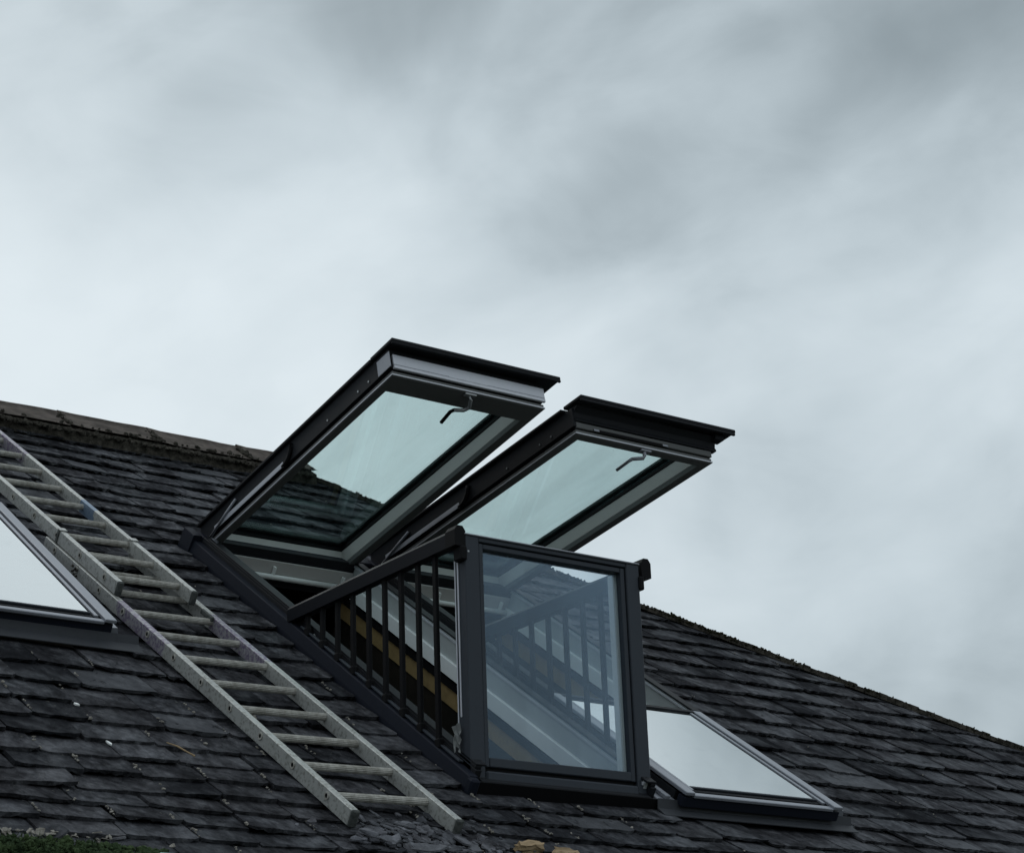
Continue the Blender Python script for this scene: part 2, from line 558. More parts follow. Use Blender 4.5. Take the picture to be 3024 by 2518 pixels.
# hip end slope and rear slope
bm = bmesh.new()
hp = [RP(u, v, -0.03) for u, v in HIP]
apex, foot = hp[0], hp[-1]
far_e = Vector((foot.x, 2 * apex.y - foot.y, foot.z))
q = [bm.verts.new(p) for p in hp]
fe = bm.verts.new(far_e)
for i in range(len(q) - 1):
    bm.faces.new((q[i], q[i + 1], fe))
house.part('hip_slope', 'slate', bm)
bm = bmesh.new()
rl = RP(UL, V_RIDGE + 0.06, -0.03)
bm.faces.new([bm.verts.new(p) for p in (apex, far_e, Vector((UL, far_e.y, far_e.z)), rl)])
house.part('rear_slope', 'slate', bm)
# walls below the eaves
e0 = RP(UL, V_EAVE, -0.1)
bm = bmesh.new()
add_box(bm, WORLD, UL + 0.2, foot.x - 0.35, e0.y + 0.3, far_e.y - 0.3, -7.2, e0.z - 0.02, 0)
house.part('wall', 'render', bm)
bm = bmesh.new()
add_box(bm, WORLD, UL, foot.x, e0.y - 0.005, e0.y + 0.03, e0.z - 0.2, e0.z - 0.01, 0.003)
add_box(bm, WORLD, UL, foot.x, e0.y + 0.031, e0.y + 0.32, e0.z - 0.19, e0.z - 0.17, 0)
house.part('fascia', 'white', bm)
# gutter: half round trough
bm = bmesh.new()
gc = e0 + Vector((0, -0.075, -0.045))
prof_o = [(gc.y + 0.066 * math.cos(a), gc.z + 0.066 * math.sin(a)) for a in [math.pi + math.pi * k / 10 for k in range(11)]]
prof_i = [(gc.y + 0.060 * math.cos(a), gc.z + 0.060 * math.sin(a)) for a in [2 * math.pi - math.pi * k / 10 for k in range(11)]]
add_prism(bm, WORLD, prof_o + prof_i, UL, foot.x)
house.part('gutter', 'black', bm)
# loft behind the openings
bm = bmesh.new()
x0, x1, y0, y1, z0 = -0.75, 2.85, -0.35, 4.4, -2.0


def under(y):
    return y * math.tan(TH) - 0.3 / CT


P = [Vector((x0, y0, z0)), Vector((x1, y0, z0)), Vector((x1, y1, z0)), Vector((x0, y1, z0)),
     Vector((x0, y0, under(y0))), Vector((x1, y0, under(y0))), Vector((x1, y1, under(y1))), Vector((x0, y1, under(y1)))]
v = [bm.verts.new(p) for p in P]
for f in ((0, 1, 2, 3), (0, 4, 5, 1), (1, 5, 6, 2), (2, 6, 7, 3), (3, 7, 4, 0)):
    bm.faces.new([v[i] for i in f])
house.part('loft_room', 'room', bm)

# ------------------------------------------------------------------ slates
def gauge(v):
    if v > 0.7:
        return 0.226
    if v < -0.55:
        return 0.132
    return 0.132 + (v + 0.55) / 1.25 * (0.226 - 0.132)


def slate_poly(w, L, rng, rag=1.0):
    """outline in (u,v): tail edge at v=0 with chips, head at v=L, centred on u=0"""
    k = 11
    pts = []
    chipL = rng.random() < 0.60 * rag
    chipR = rng.random() < 0.60 * rag
    ph = rng.uniform(0, 50)
    for i in range(k + 1):
        x = -w / 2 + w * i / k
        y = 0.009 * rag * noise.noise(Vector((x * 14, ph, 0))) + 0.006 * rag * noise.noise(Vector((x * 55, ph + 9, 0))) + rng.uniform(-0.002, 0.002)
        if chipL and i == 0:
            y += rng.uniform(0.008, 0.032)
        if chipR and i == k:
            y += rng.uniform(0.008, 0.032)
        pts.append((x + rng.uniform(-0.004, 0.004) * (0 < i < k), y))
    pts.append((w / 2 + rng.uniform(-0.003, 0.002), L * 0.3))
    pts.append((w / 2 + rng.uniform(-0.003, 0.002), L))
    pts.append((-w / 2 + rng.uniform(-0.002, 0.003), L))
    pts.append((-w / 2 + rng.uniform(-0.002, 0.003), L * 0.3))
    return pts


def clip(poly, a, b, c):
    """keep a*u+b*v<=c"""
    out = []
    for i in range(len(poly)):
        p, q = poly[i], poly[(i + 1) % len(poly)]
        dp, dq = a * p[0] + b * p[1] - c, a * q[0] + b * q[1] - c
        if dp <= 0:
            out.append(p)
        if dp * dq < 0:
            t = dp / (dp - dq)
            out.append((p[0] + t * (q[0] - p[0]), p[1] + t * (q[1] - p[1])))
    return out


def slate_bm(bm, poly, t, rng, mat=None):
    """top is slightly smaller than the bottom along the tail, so the broken edge shows"""
    top, bot = [], []
    for (u, v_) in poly:
        tail = v_ < 0.03
        jt = rng.uniform(0.0, 0.004) if tail else 0.0
        top.append(bm.verts.new((u, v_ + jt, 0)))
        bot.append(bm.verts.new((u, v_ + (rng.uniform(0.0, 0.010) if tail else 0), -t * (rng.uniform(0.55, 1.6) if tail else 1))))
    if mat is not None:
        for q in top + bot:
            q.co = mat @ q.co
    n = len(poly)
    bm.faces.new(top)
    for i in range(n):
        bm.faces.new((bot[i], bot[(i + 1) % n], top[(i + 1) % n], top[i]))


rng = random.Random(5)
slates = []          # dicts
v_t = V_EAVE
course = 0
CLEAR = [(-0.054, 1.04, -0.045, 3.20), (1.0401, 2.135, -0.075, 3.20), (-2.10, -1.085, 1.255, 3.19)]
while v_t < V_RIDGE - 0.10:
    g = gauge(v_t)
    L = min(2 * g + 0.07, V_RIDGE - 0.01 - v_t)
    mid = v_t + g * 0.5
    umax = hip_u(v_t) + 0.05
    umin = -4.0 + (0 if v_t < 2 else 0.9)
    # left end of interest follows the frame edge with a margin
    umin = max(umin, -3.5 + 0.35 * max(0, v_t))
    cuts = [(umin, umax)]
    for (a, b, c, d) in CLEAR:
        if v_t + g * 0.75 > c and v_t + 0.02 < d:
            new = []
            for (p, q) in cuts:
                if b <= p or a >= q:
                    new.append((p, q))
                else:
                    if a > p:
                        new.append((p, a))
                    if b < q:
                        new.append((b, q))
            cuts = new
    for (p, q) in cuts:
        u = p - (rng.uniform(0, 0.2) if abs(p - umin) < 1e-6 else 0.0)
        off = 0.0
        right_edge_kerb = abs(q + 0.054) < 1e-3
        while u < q - 0.02:
            w = rng.choice((0.24, 0.26, 0.28, 0.30, 0.33) if u < 2.0 else (0.20, 0.22, 0.24, 0.27, 0.31)) * rng.uniform(0.96, 1.04)
            if u == p and abs(p - umin) > 1e-6:
                w *= rng.uniform(0.45, 0.95)
            if q - (u + w) < 0.09 and q != umax:
                w = q - u
            w = min(w, q - u) if q != umax else w
            if w < 0.04:
                break
            slates.append(dict(u=u + w / 2, v=v_t + rng.gauss(0, 0.006), w=w - rng.uniform(0.004, 0.012), L=L, g=g,
                               kerb=right_edge_kerb and u + w >= q - 1e-3, rot=rng.gauss(0, 0.011), c=course))
            u += w
    v_t += g
    course += 1

Mroof = Matrix((U3, V3, N3)).transposed().to_4x4()


def sag_v(u, v_):
    return 0.020 * noise.noise(Vector((u * 0.9, v_ * 0.5, 3.7))) + 0.007 * noise.noise(Vector((u * 3.1, v_ * 3, 8.1)))


def sag_n(u, v_):
    return 0.012 * noise.noise(Vector((u * 0.8, v_ * 0.7, 1.3)))


def slate_matrix(s):
    t = 0.0125
    tilt = -(t / s['g'] + 0.020) - rng.uniform(0, 0.018)
    roll = rng.gauss(-0.006, 0.020)
    if s['kerb']:
        roll = -rng.uniform(0.03, 0.085)
    lift = rng.uniform(-0.003, 0.007)
    m = Matrix.Translation(RP(s['u'], s['v'] + sag_v(s['u'], s['v']), -0.014 + lift + sag_n(s['u'], s['v']))) @ Mroof @ Matrix.Rotation(s['rot'], 4, 'Z') @ Matrix.Rotation(roll, 4, 'Y') @ Matrix.Rotation(tilt, 4, 'X')
    return m


def cam_px(P):
    q = P - CAM
    z = q.dot(fwd)
    return (0.5 + 6057 / 3024 * q.dot(r2) / z, 0.5 - 6057 / 2518 * q.dot(u2) / z, z)


variants = []
for i in range(14):
    b_ = bmesh.new()
    vr = random.Random(100 + i)
    slate_bm(b_, slate_poly(0.28, 0.50, vr, 1.0 if i % 3 else 1.8), 0.0125 * vr.uniform(0.75, 1.3), vr)
    me = bpy.data.meshes.new('slate')
    bmesh.ops.recalc_face_normals(b_, faces=b_.faces)
    b_.to_mesh(me)
    b_.free()
    me.materials.append(MT['slate'])
    variants.append(me)

for s in slates:
    P_ = RP(s['u'], s['v'] + s['g'] / 2, 0)
    x, y, z = cam_px(P_)
    s['vis'] = -0.03 < x < 1.03 and -0.05 < y < 1.03
    s['score'] = (s['w'] * s['g']) / (z * z) * abs((P_ - CAM).normalized().dot(N3)) if s['vis'] else -1
    # hidden behind the balustrade and the units
    if s['u'] > 0.0 and s['u'] < 2.1 and s['v'] > 0.2 and s['vis']:
        s['score'] *= 0.3
order = sorted(slates, key=lambda s: -s['score'])
indiv = set(id(s) for s in order[:300] if s['score'] > 0)
rest = bmesh.new()
for s in slates:
    m = slate_matrix(s)
    # clip against hip and openings
    poly_clips = []
    vt, vh = s['v'], s['v'] + s['L']
    for (a, b, c, d) in CLEAR:
        if a < s['u'] < b and vt < c + 0.02 and vh > c + 0.05:
            poly_clips.append((0, 1, c + 0.045 - s['v']))
    hu0, hu1 = hip_u(vt), hip_u(vh)
    if s['u'] + s['w'] / 2 > min(hu0, hu1) - 0.02:
        # line through (hu0,vt),(hu1,vh): keep the left side
        du, dv = hu1 - hu0, vh - vt
        a_, b__ = dv, -du
        c_ = a_ * (hu0 - s['u']) + b__ * 0.0
        poly_clips.append((a_, b__, c_))
    if id(s) in indiv and not poly_clips and abs(s['L'] - 0.5) < 0.4:
        o = bpy.data.objects.new('slate', rng.choice(variants))
        COL.objects.link(o)
        o.parent = roof
        m2 = Matrix.Translation(-house.loc) @ m @ Matrix.Diagonal((s['w'] / 0.28 * rng.choice((1, 1)), max(0.4, s['L'] / 0.50), 1, 1))
        o.matrix_basis = m2
        continue
    pr_ = random.Random(rng.random())
    poly = slate_poly(s['w'], s['L'], pr_)
    for cc in poly_clips:
        poly = clip(poly, *cc)
        if len(poly) < 3:
            break
    if len(poly) < 3:
        continue
    if id(s) in indiv:
        b_ = bmesh.new()
        slate_bm(b_, poly, 0.0125, pr_)
        me = bpy.data.meshes.new('slate')
        bmesh.ops.recalc_face_normals(b_, faces=b_.faces)
        b_.to_mesh(me)
        b_.free()
        me.materials.append(MT['slate'])
        o = bpy.data.objects.new('slate', me)
        COL.objects.link(o)
        o.parent = roof
        o.matrix_basis = Matrix.Translation(-house.loc) @ m
    else:
        slate_bm(rest, poly, 0.0125, pr_, m)
tag(finish(rest, 'slate_courses', 'slate', roof, house.loc), kind='stuff')


# ------------------------------------------------------------------ ridge, hip
_ib = bmesh.new()
bmesh.ops.create_icosphere(_ib, subdivisions=1, radius=1.0)
_ib.verts.index_update()
ICO_V = [v_.co.copy() for v_ in _ib.verts]
ICO_F = [[v_.index for v_ in f.verts] for f in _ib.faces]
_ib.free()


def blob(bm, c, r, rg, sub=1):
    sx, sy, sz = r * rg.uniform(0.7, 1.3), r * rg.uniform(0.7, 1.3), r * rg.uniform(0.5, 1.0)
    rot = Matrix.Rotation(rg.uniform(0, 6.28), 3, Vector((rg.gauss(0, 1), rg.gauss(0, 1), rg.gauss(0, 1) + 0.01)).normalized())
    vs_ = []
    for co in ICO_V:
        k = rg.uniform(0.75, 1.2)
        vs_.append(bm.verts.new(c + rot @ Vector((co.x * sx * k, co.y * sy * k, co.z * sz * k))))
    for f in ICO_F:
        bm.faces.new([vs_[i] for i in f])


joints = [UL, -3.2, -2.55, -1.93, -1.26, -0.60, 0.029, 0.66, 1.33, 1.84]
rg = random.Random(3)
RB = RP(0, V_RIDGE + 0.03, 0.03)     # ridge line under the tiles
for i, (a, b) in enumerate(zip(joints, joints[1:])):
    bm = bmesh.new()
    dz = rg.uniform(-0.006, 0.006)
    dy = rg.uniform(-0.006, 0.006)
    sl = rg.uniform(-0.008, 0.008)
    ns = 6
    leg = 0.30
    prof = []
    # outer profile: leg in front, rounded top, leg behind
    for s_, n_ in ((-leg, 0.0), (-leg * 0.5, 0.0), (-0.055, 0.004), (-0.02, 0.016)):
        prof.append((s_ * CT, s_ * ST + n_ + 0.052))
    prof.append((0.0, 0.062 + 0.004))
    for s_, n_ in ((-0.02, 0.016), (-0.055, 0.004), (-leg * 0.5, 0.0), (-leg, 0.0)):
        prof.append((-s_ * CT, s_ * ST + n_ + 0.052))
    rings = []
    for k in range(ns + 1):
        x = a + 0.003 + (b - a - 0.006) * k / ns
        rr = []
        for j, (py, pz) in enumerate(prof):
            nz = 0.006 * noise.noise(Vector((x * 6, py * 9, i * 3.1)))
            collar = 0.007 if k == 0 else 0
            rr.append(bm.verts.new(RB + Vector((x, py + dy + nz * 0.5, pz + dz + nz + collar + sl * (k / ns - 0.5)))))
        rings.append(rr)
    inner = []
    for k in range(ns):
        for j in range(len(prof) - 1):
            bm.faces.new((rings[k][j], rings[k][j + 1], rings[k + 1][j + 1], rings[k + 1][j]))
    r_ = bmesh.ops.solidify(bm, geom=list(bm.faces), thickness=0.016)
    finish(bm, 'ridge_tile', 'ridge', roof, house.loc, smooth=False)
# mortar bedding and dirt under the ridge tiles
bm = bmesh.new()
bed = [(-0.305 * CT, -0.305 * ST - 0.06), (-0.300 * CT, -0.300 * ST + 0.026), (0, 0.022), (0.300 * CT, -0.300 * ST + 0.026), (0.305 * CT, -0.305 * ST - 0.06)]
add_prism(bm, Frame(RB, (1, 0, 0), (0, 1, 0), (0, 0, 1)), bed, UL, 1.83)
finish(bm, 'mortar_bed', 'mortar', roof, house.loc)
bm = bmesh.new()
for k in range(1300):
    x = rg.uniform(-2.6, 1.82)
    s_ = rg.gauss(-0.312, 0.022)
    if rg.random() < 0.25:
        j = rg.choice(joints[:-1])
        x = j + rg.gauss(0, 0.015)
        s_ = -rg.uniform(0.05, 0.30)
    p_ = RB + Vector((x, s_ * CT, s_ * ST + 0.012 + (0.040 if s_ > -0.285 else 0.006)))
    blob(bm, p_, rg.uniform(0.006, 0.021), rg)
for k in range(90):
    blob(bm, RB + Vector((rg.uniform(1.80, 1.90), rg.uniform(-0.06, 0.05), rg.uniform(-0.05, 0.0))), rg.uniform(0.012, 0.026), rg)
tag(finish(bm, 'ridge_mortar', 'mortar', roof, house.loc), kind='stuff')
# hip capping with moss
bm = bmesh.new()
for (ua, va), (ub, vb) in zip(HIP, HIP[1:]):
    a_ = RP(ua, va, -0.005)
    b_ = RP(ub, vb, -0.005)
    d_ = (b_ - a_)
    n_ = int(d_.length / 0.05)
    for k in range(n_):
        p0, p1 = a_ + d_ * (k / n_), a_ + d_ * ((k + 1) / n_)
        add_box(bm, Frame(p0, d_.normalized(), Vector((1, 1, 0)).normalized() * 1.0, Vector((0, 0, 1))), 0, (p1 - p0).length + 0.004, -0.05, 0.05, -0.03, 0.005 + rg.uniform(-0.006, 0.006), 0)
finish(bm, 'hip_capping', 'mortar', roof, house.loc)
bm = bmesh.new()
for (ua, va), (ub, vb) in zip(HIP[:-1], HIP[1:]):
    a_ = RP(ua, va, 0.005)
    b_ = RP(ub, vb, 0.005)
    d_ = b_ - a_
    n_ = int(d_.length / 0.0022)
    for k in range(n_):
        t_ = rg.random()
        q_ = a_ + d_ * t_
        if q_.z > RP(0, 5.25, 0).z:
            continue
        cl = noise.noise(q_ * 2.2) + 0.35 * noise.noise(q_ * 9)
        if cl < -0.18 and rg.random() < 0.75:
            continue
        r_ = rg.uniform(0.004, 0.010) * (1 + 0.6 * max(0, cl))
        blob(bm, q_ + Vector((rg.uniform(-0.045, 0.012), rg.uniform(-0.045, 0.012), rg.uniform(-0.020, -0.010) + 0.009 * max(0, cl))), r_, rg)
tag(finish(bm, 'hip_moss', 'moss', roof, house.loc), kind='stuff')

# ------------------------------------------------------------------ roof window units
W0, LH, LS, NH = 0.98, 3.044, 1.915, 0.034
VM = 1.10


def sash_frame(g, ph):
    return Frame(RP(g, LH, NH), U3, Vector((0, -math.cos(ph), math.sin(ph))), Vector((0, math.sin(ph), math.cos(ph))))


def build_unit(g, ph, label, open_front, loc, fw, facemat):
    T = Thing('balcony_skylight', label, 'roof window', loc, 'pair of balcony roof windows')
    R_ = Frame(RP(g, 0, 0), U3, V3, N3)
    # --- outer frame -------------------------------------------------
    vc = 0.012 if open_front else VM + 0.014
    fr = T.boxes('frame', 'dark', R_, [
        (0.0, 0.055, vc, 3.0, 0.082, 0.092), (0.925, 0.98, vc, 3.0, 0.082, 0.092),
        (0.0, 0.030, 0.0, 3.06, -0.12, 0.0675), (0.952, 0.98, 0.0, 3.06, -0.12, 0.0675), (0.0, 0.030, vc, 3.06, 0.068, 0.0815), (0.952, 0.98, vc, 3.06, 0.068, 0.0815),
        (0.031, 0.951, 3.0, 3.06, -0.12, 0.085), (0.031, 0.951, -0.02, 0.03, -0.12, 0.03)])
    jl = T.boxes('jamb', 'jamb', R_, [(0.934, 0.9515, vc + 0.02, 2.998, -0.030, 0.0815, 0.002)], fr)
    T.boxes('jamb_bead', 'film', R_, [(0.926, 0.934, vc + 0.02, 2.998, 0.062, 0.074, 0.001)], fr)
    T.boxes('jamb_trim', 'jamb_low', R_, [(0.915, 0.9515, 0.032, 2.998, -0.105, -0.0305, 0.002)], fr)
    T.boxes('jamb', 'dark', R_, [(0.0305, 0.046, vc + 0.02, 2.998, -0.105, 0.0815, 0.002)], fr)
    # lining boards of the opening
    T.boxes('lining_board', 'black', R_, [(0.930, 0.972, 0.0, 3.05, -0.158, -0.1215, 0)], fr)  # black strip painted in for the shaded gap above the golden board
    T.boxes('lining_board', 'gold', R_, [(0.944, 0.970, 0.0, 3.04, -0.245, -0.1585, 0.002)], fr)
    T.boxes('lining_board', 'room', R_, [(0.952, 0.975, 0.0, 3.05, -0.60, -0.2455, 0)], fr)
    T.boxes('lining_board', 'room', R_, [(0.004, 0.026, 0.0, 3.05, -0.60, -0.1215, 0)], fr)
    # head: inner face, vent bar with clips
    T.boxes('head_liner', 'liner', R_, [(0.047, 0.932, 2.985, 2.999, -0.045, 0.030, 0.003)], fr)
    bm = bmesh.new()
    add_tube(bm, [R_(0.05, 2.965, -0.055), R_(0.93, 2.965, -0.055)], 0.016, 12)
    bar = T.part('vent_bar', 'white', bm, None, True)
    for x in (0.10, 0.42, 0.86):
        T.boxes('clip', 'white', R_, [(x, x + 0.014, 2.958, 2.984, -0.055, 0.004, 0.003)], bar)
    # --- flashing ----------------------------------------------------
    if g == 0:
        bm = bmesh.new()
        F2 = Frame(RP(0, 0, 0), V3, U3, N3)
        add_prism(bm, F2, [(-0.052, -0.040), (-0.052, -0.006), (-0.044, 0.046), (-0.040, 0.050), (-0.0015, 0.050), (-0.0015, -0.04)], -0.03, 3.07)
        add_prism(bm, F2, [(-0.062, -0.040), (-0.062, -0.004), (-0.054, 0.078), (-0.050, 0.082), (-0.004, 0.082), (-0.004, -0.04)], 3.0702, 3.21)
        T.part('side_flashing', 'navy', bm)
        T.boxes('corner_flashing', 'navy', R_, [(-0.058, -0.010, -0.075, -0.032, -0.030, 0.050, 0.008)])
        T.boxes('gutter_flashing', 'cover', R_, [(0.981, 1.089, -0.03, 3.06, 0.0, 0.03, 0.003), (1.02, 1.05, -0.028, 3.06, 0.0302, 0.05, 0.003)])
    else:
        bm = bmesh.new()
        F2 = Frame(RP(g, 0, 0), V3, U3, N3)
        add_prism(bm, F2, [(1.040, -0.040), (1.040, -0.008), (1.020, 0.060), (0.984, 0.064), (0.984, -0.04)], -0.03, 3.20)
        T.part('side_flashing', 'cover', bm)
    T.boxes('head_flashing', 'navy', R_, [(0.0, 0.98 + (0.108 if g == 0 else 0.0), 3.0605, 3.16, -0.03, 0.082, 0.006)])
    # apron below
    if g == 0:
        T.boxes('apron_flashing', 'black', R_, [(-0.03, 1.08, -0.030, -0.0205, -0.04, 0.028, 0)])  # upright face only, black to paint in the shadow under the panel
    AE = -0.112
    if g > 0:
     bm = bmesh.new()
     add_prism(bm, R_, [(-0.03, 0.034), (-0.03, 0.026), (-0.05, -0.010), (AE, -0.0125), (AE, -0.0085), (-0.052, -0.003)], -0.04 if g == 0 else -0.112, 1.08)
     T.part('apron_flashing', 'apron', bm)
    # --- upper sash, swung open -------------------------------------
    S_ = sash_frame(g, ph)
    body = T.boxes('sash', 'under', S_, [
        (0.037, 0.085, 0.0, LS - fw - 0.0005, 0, 0.028), (0.890, 0.943, 0.0, LS - fw - 0.0005, 0, 0.028),
        (0.037, 0.943, LS - fw, LS, 0, 0.028), (0.037, 0.943, -0.05, -0.0005, 0, 0.028)])
    # pale edge line round the rim
    T.boxes('rim_strip', 'film', S_, [
        (0.0325, 0.0365, 0.05, LS + 0.004, 0.004, 0.011, 0.001), (0.0325, 0.947, LS + 0.0005, LS + 0.0045, 0.004, 0.0112, 0.001),
        (0.9435, 0.9475, 0.05, LS, 0.004, 0.011, 0.001)], body)
    # inner liner walls
    T.boxes('liner', 'liner', S_, [
        (0.070, 0.0845, 0.001, LS - fw - 0.016, 0.0285, 0.108), (0.8905, 0.905, 0.001, LS - fw - 0.016, 0.0285, 0.108),
        (0.070, 0.905, -0.016, 0.0005, 0.0285, 0.1075), (0.070, 0.905, LS - fw - 0.0155, LS - fw - 0.0005, 0.0285, 0.1075)], body)
    T.boxes('glazing_bead', 'black', S_, [
        (0.070, 0.088, -0.016, LS - fw, 0.1085, 0.128), (0.887, 0.905, -0.016, LS - fw, 0.1085, 0.128),
        (0.0885, 0.8865, -0.016, 0.004, 0.1085, 0.1275), (0.0885, 0.8865, LS - fw - 0.02, LS - fw, 0.1085, 0.1275)], body)
    T.boxes('glass_pane', 'glass_roof', S_, [(0.0705, 0.9045, -0.0155, LS - fw, 0.1285, 0.1345, 0)], body)
    # outer case: recessed groove, side boxes
    T.boxes('groove', 'black', S_, [
        (0.045, 0.0695, -0.05, LS - 0.01, 0.0285, 0.046), (0.9055, 0.935, -0.05, LS - 0.01, 0.0285, 0.046),
        (0.0700, 0.9050, LS - fw + 0.001 if fw > .1 else LS - 0.05, LS - 0.011, 0.0290, 0.046)], body)
    T.boxes('case', 'dark', S_, [
        (0.030, 0.0690, -0.06, LS - 0.002, 0.0465, 0.150), (0.9060, 0.950, -0.06, LS - 0.002, 0.0465, 0.150),
        (0.0695, 0.9055, -0.06, -0.017, 0.0465, 0.150)], body)
    if fw > 0.1:
        T.boxes('end_face', facemat, S_, [(0.046, 0.950, LS - 0.0015, LS + 0.012, 0.0600, 0.118, 0.002),
                                          (0.046, 0.950, LS - 0.0015, LS + 0.014, 0.0385, 0.0575, 0.002),
                                          (0.36, 0.60, LS + 0.0121, LS + 0.016, 0.0550, 0.0640, 0.001)], body)
        T.boxes('end_bracket', 'cover', S_, [(0.0260, 0.0298, LS - 0.105, LS + 0.010, 0.048, 0.132, 0.001)], body)
        T.boxes('end_core', 'dark', S_, [(0.0695, 0.9055, LS - fw, LS - 0.002, 0.0465, 0.150)], body)
        cov = [(0.012, 0.100, -0.07, LS - fw, 0.1505, 0.170), (0.880, 0.985, -0.07, LS - fw, 0.1505, 0.170),
               (0.1005, 0.8795, -0.07, 0.03, 0.1505, 0.170), (0.014, 1.030, LS - fw + 0.0005, LS + 0.066, 0.1560, 0.176),
               (0.014, 1.030, LS + 0.052, LS + 0.067, 0.143, 0.1558)]
        T.boxes('cover', 'dark', S_, cov, body, 0.004)
    else:
        T.boxes('end_core', 'dark', S_, [(0.0695, 0.9055, LS - fw, LS - 0.03, 0.0465, 0.150)], body)
        T.boxes('end_face', facemat, S_, [(0.046, 0.950, LS - 0.029, LS + 0.002, 0.0385, 0.072, 0.003)], body)
        vent = T.boxes('vent_slot', 'black', S_, [(0.15, 0.64, LS + 0.0025, LS + 0.0075, 0.034, 0.050, 0.002)])
        T.boxes('vent_end', 'cover', S_, [(0.15, 0.185, LS + 0.008, LS + 0.010, 0.036, 0.048, 0.001), (0.605, 0.64, LS + 0.008, LS + 0.010, 0.036, 0.048, 0.001)], vent)
        bm = bmesh.new()
        add_prism(bm, S_, [(LS - 0.03, 0.078), (LS + 0.004, 0.078), (LS + 0.006, 0.084), (LS - 0.002, 0.100), (LS + 0.004, 0.125), (LS + 0.030, 0.150), (LS + 0.030, 0.154), (LS - 0.03, 0.1535)], 0.04, 0.985)
        T.part('drip_profile', 'dark', bm, body)
        cov = [(0.012, 0.100, -0.07, LS - 0.07, 0.1545, 0.172), (0.880, 0.965, -0.07, LS - 0.07, 0.1545, 0.172),
               (0.1005, 0.8795, -0.07, 0.03, 0.1545, 0.172), (0.030, 1.075, LS - 0.0695, LS + 0.085, 0.1690, 0.188),
               (0.030, 1.070, LS + 0.070, LS + 0.086, 0.152, 0.1688)]
        T.boxes('cover', 'dark', S_, cov, body, 0.004)
        T.boxes('cover_clip', 'dark', S_, [(0.955, 1.015, LS - 0.01, LS + 0.05, 0.128, 0.1685, 0.004)], body)
    # hinge gear on the left flank
    T.boxes('hinge_arm', 'film', S_, [(0.0265, 0.0296, 0.10, 0.86, 0.050, 0.078, 0.001)], body)
    bm = bmesh.new()
    pts = [S_(0.022, 0.865 + 0.10 * math.sin(a), 0.045 + 0.085 * (1 - math.cos(a))) for a in [k * math.pi / 2 / 7 for k in range(8)]]
    add_tube(bm, pts, 0.011, 8)
    T.part('curved_stay', 'black', bm, body, True)
    T.boxes('stay_pin', 'handle', S_, [(0.014, 0.0255, 0.862, 0.880, 0.036, 0.050, 0.003)], body)
    bm = bmesh.new()
    add_tube(bm, [S_(0.022, 0.36, 0.110), S_(0.022, 0.22, 0.075), S_(0.022, 0.06, 0.03), R_(0.022, 2.93, 0.10)], 0.008, 8)
    T.part('hinge_link', 'cover', bm, body, True)
    for s_ in (1.32, 1.62, 1.72):
        bm = bmesh.new()
        add_tube(bm, [S_(0.0305, s_, 0.075), S_(0.0270, s_, 0.075)], 0.006, 8)
        T.part('screw', 'handle', bm, body)
    # handle
    hm = 'handle' if fw > 0.1 else 'cover'
    hp_ = T.boxes('handle', hm, S_, [(0.462, 0.528, LS - 0.025, LS + 0.002, -0.012, -0.0005, 0.003)])
    bm = bmesh.new()
    if fw > 0.1:
        pts = [(0.490, LS - 0.012, -0.010), (0.492, LS - 0.01, -0.034), (0.512, LS - 0.055, -0.050), (0.496, LS - 0.082, -0.052), (0.450, LS - 0.100, -0.05)]
        pg = [(0.450, LS - 0.100, -0.05), (0.442, LS - 0.122, -0.05), (0.457, LS - 0.226, -0.05)]
    else:
        pts = [(0.488, LS - 0.012, -0.010), (0.474, LS + 0.0, -0.04), (0.475, LS - 0.012, -0.05), (0.425, LS - 0.040, -0.05)]
        pg = [(0.425, LS - 0.040, -0.05), (0.421, LS - 0.065, -0.05), (0.427, LS - 0.177, -0.05)]
    add_tube(bm, [S_(*p) for p in pts], 0.010, 10)
    T.part('lever', hm, bm, hp_, True)
    bm = bmesh.new()
    add_tube(bm, [S_(*p) for p in pg], 0.0095, 10)
    T.part('grip', 'black' if fw > 0.1 else 'cover', bm, hp_, True)

    # --- lower sash --------------------------------------------------
    if open_front:
        build_balustrade(T, g)
    else:
        shut_sash(T, R_, 0.0, 0.962, -0.072, VM, lower=True)
        T.boxes('base_box', 'navy', R_, [(0.002, 0.960, -0.068, -0.0205, 0.018, 0.0655, 0.003)])
    return T


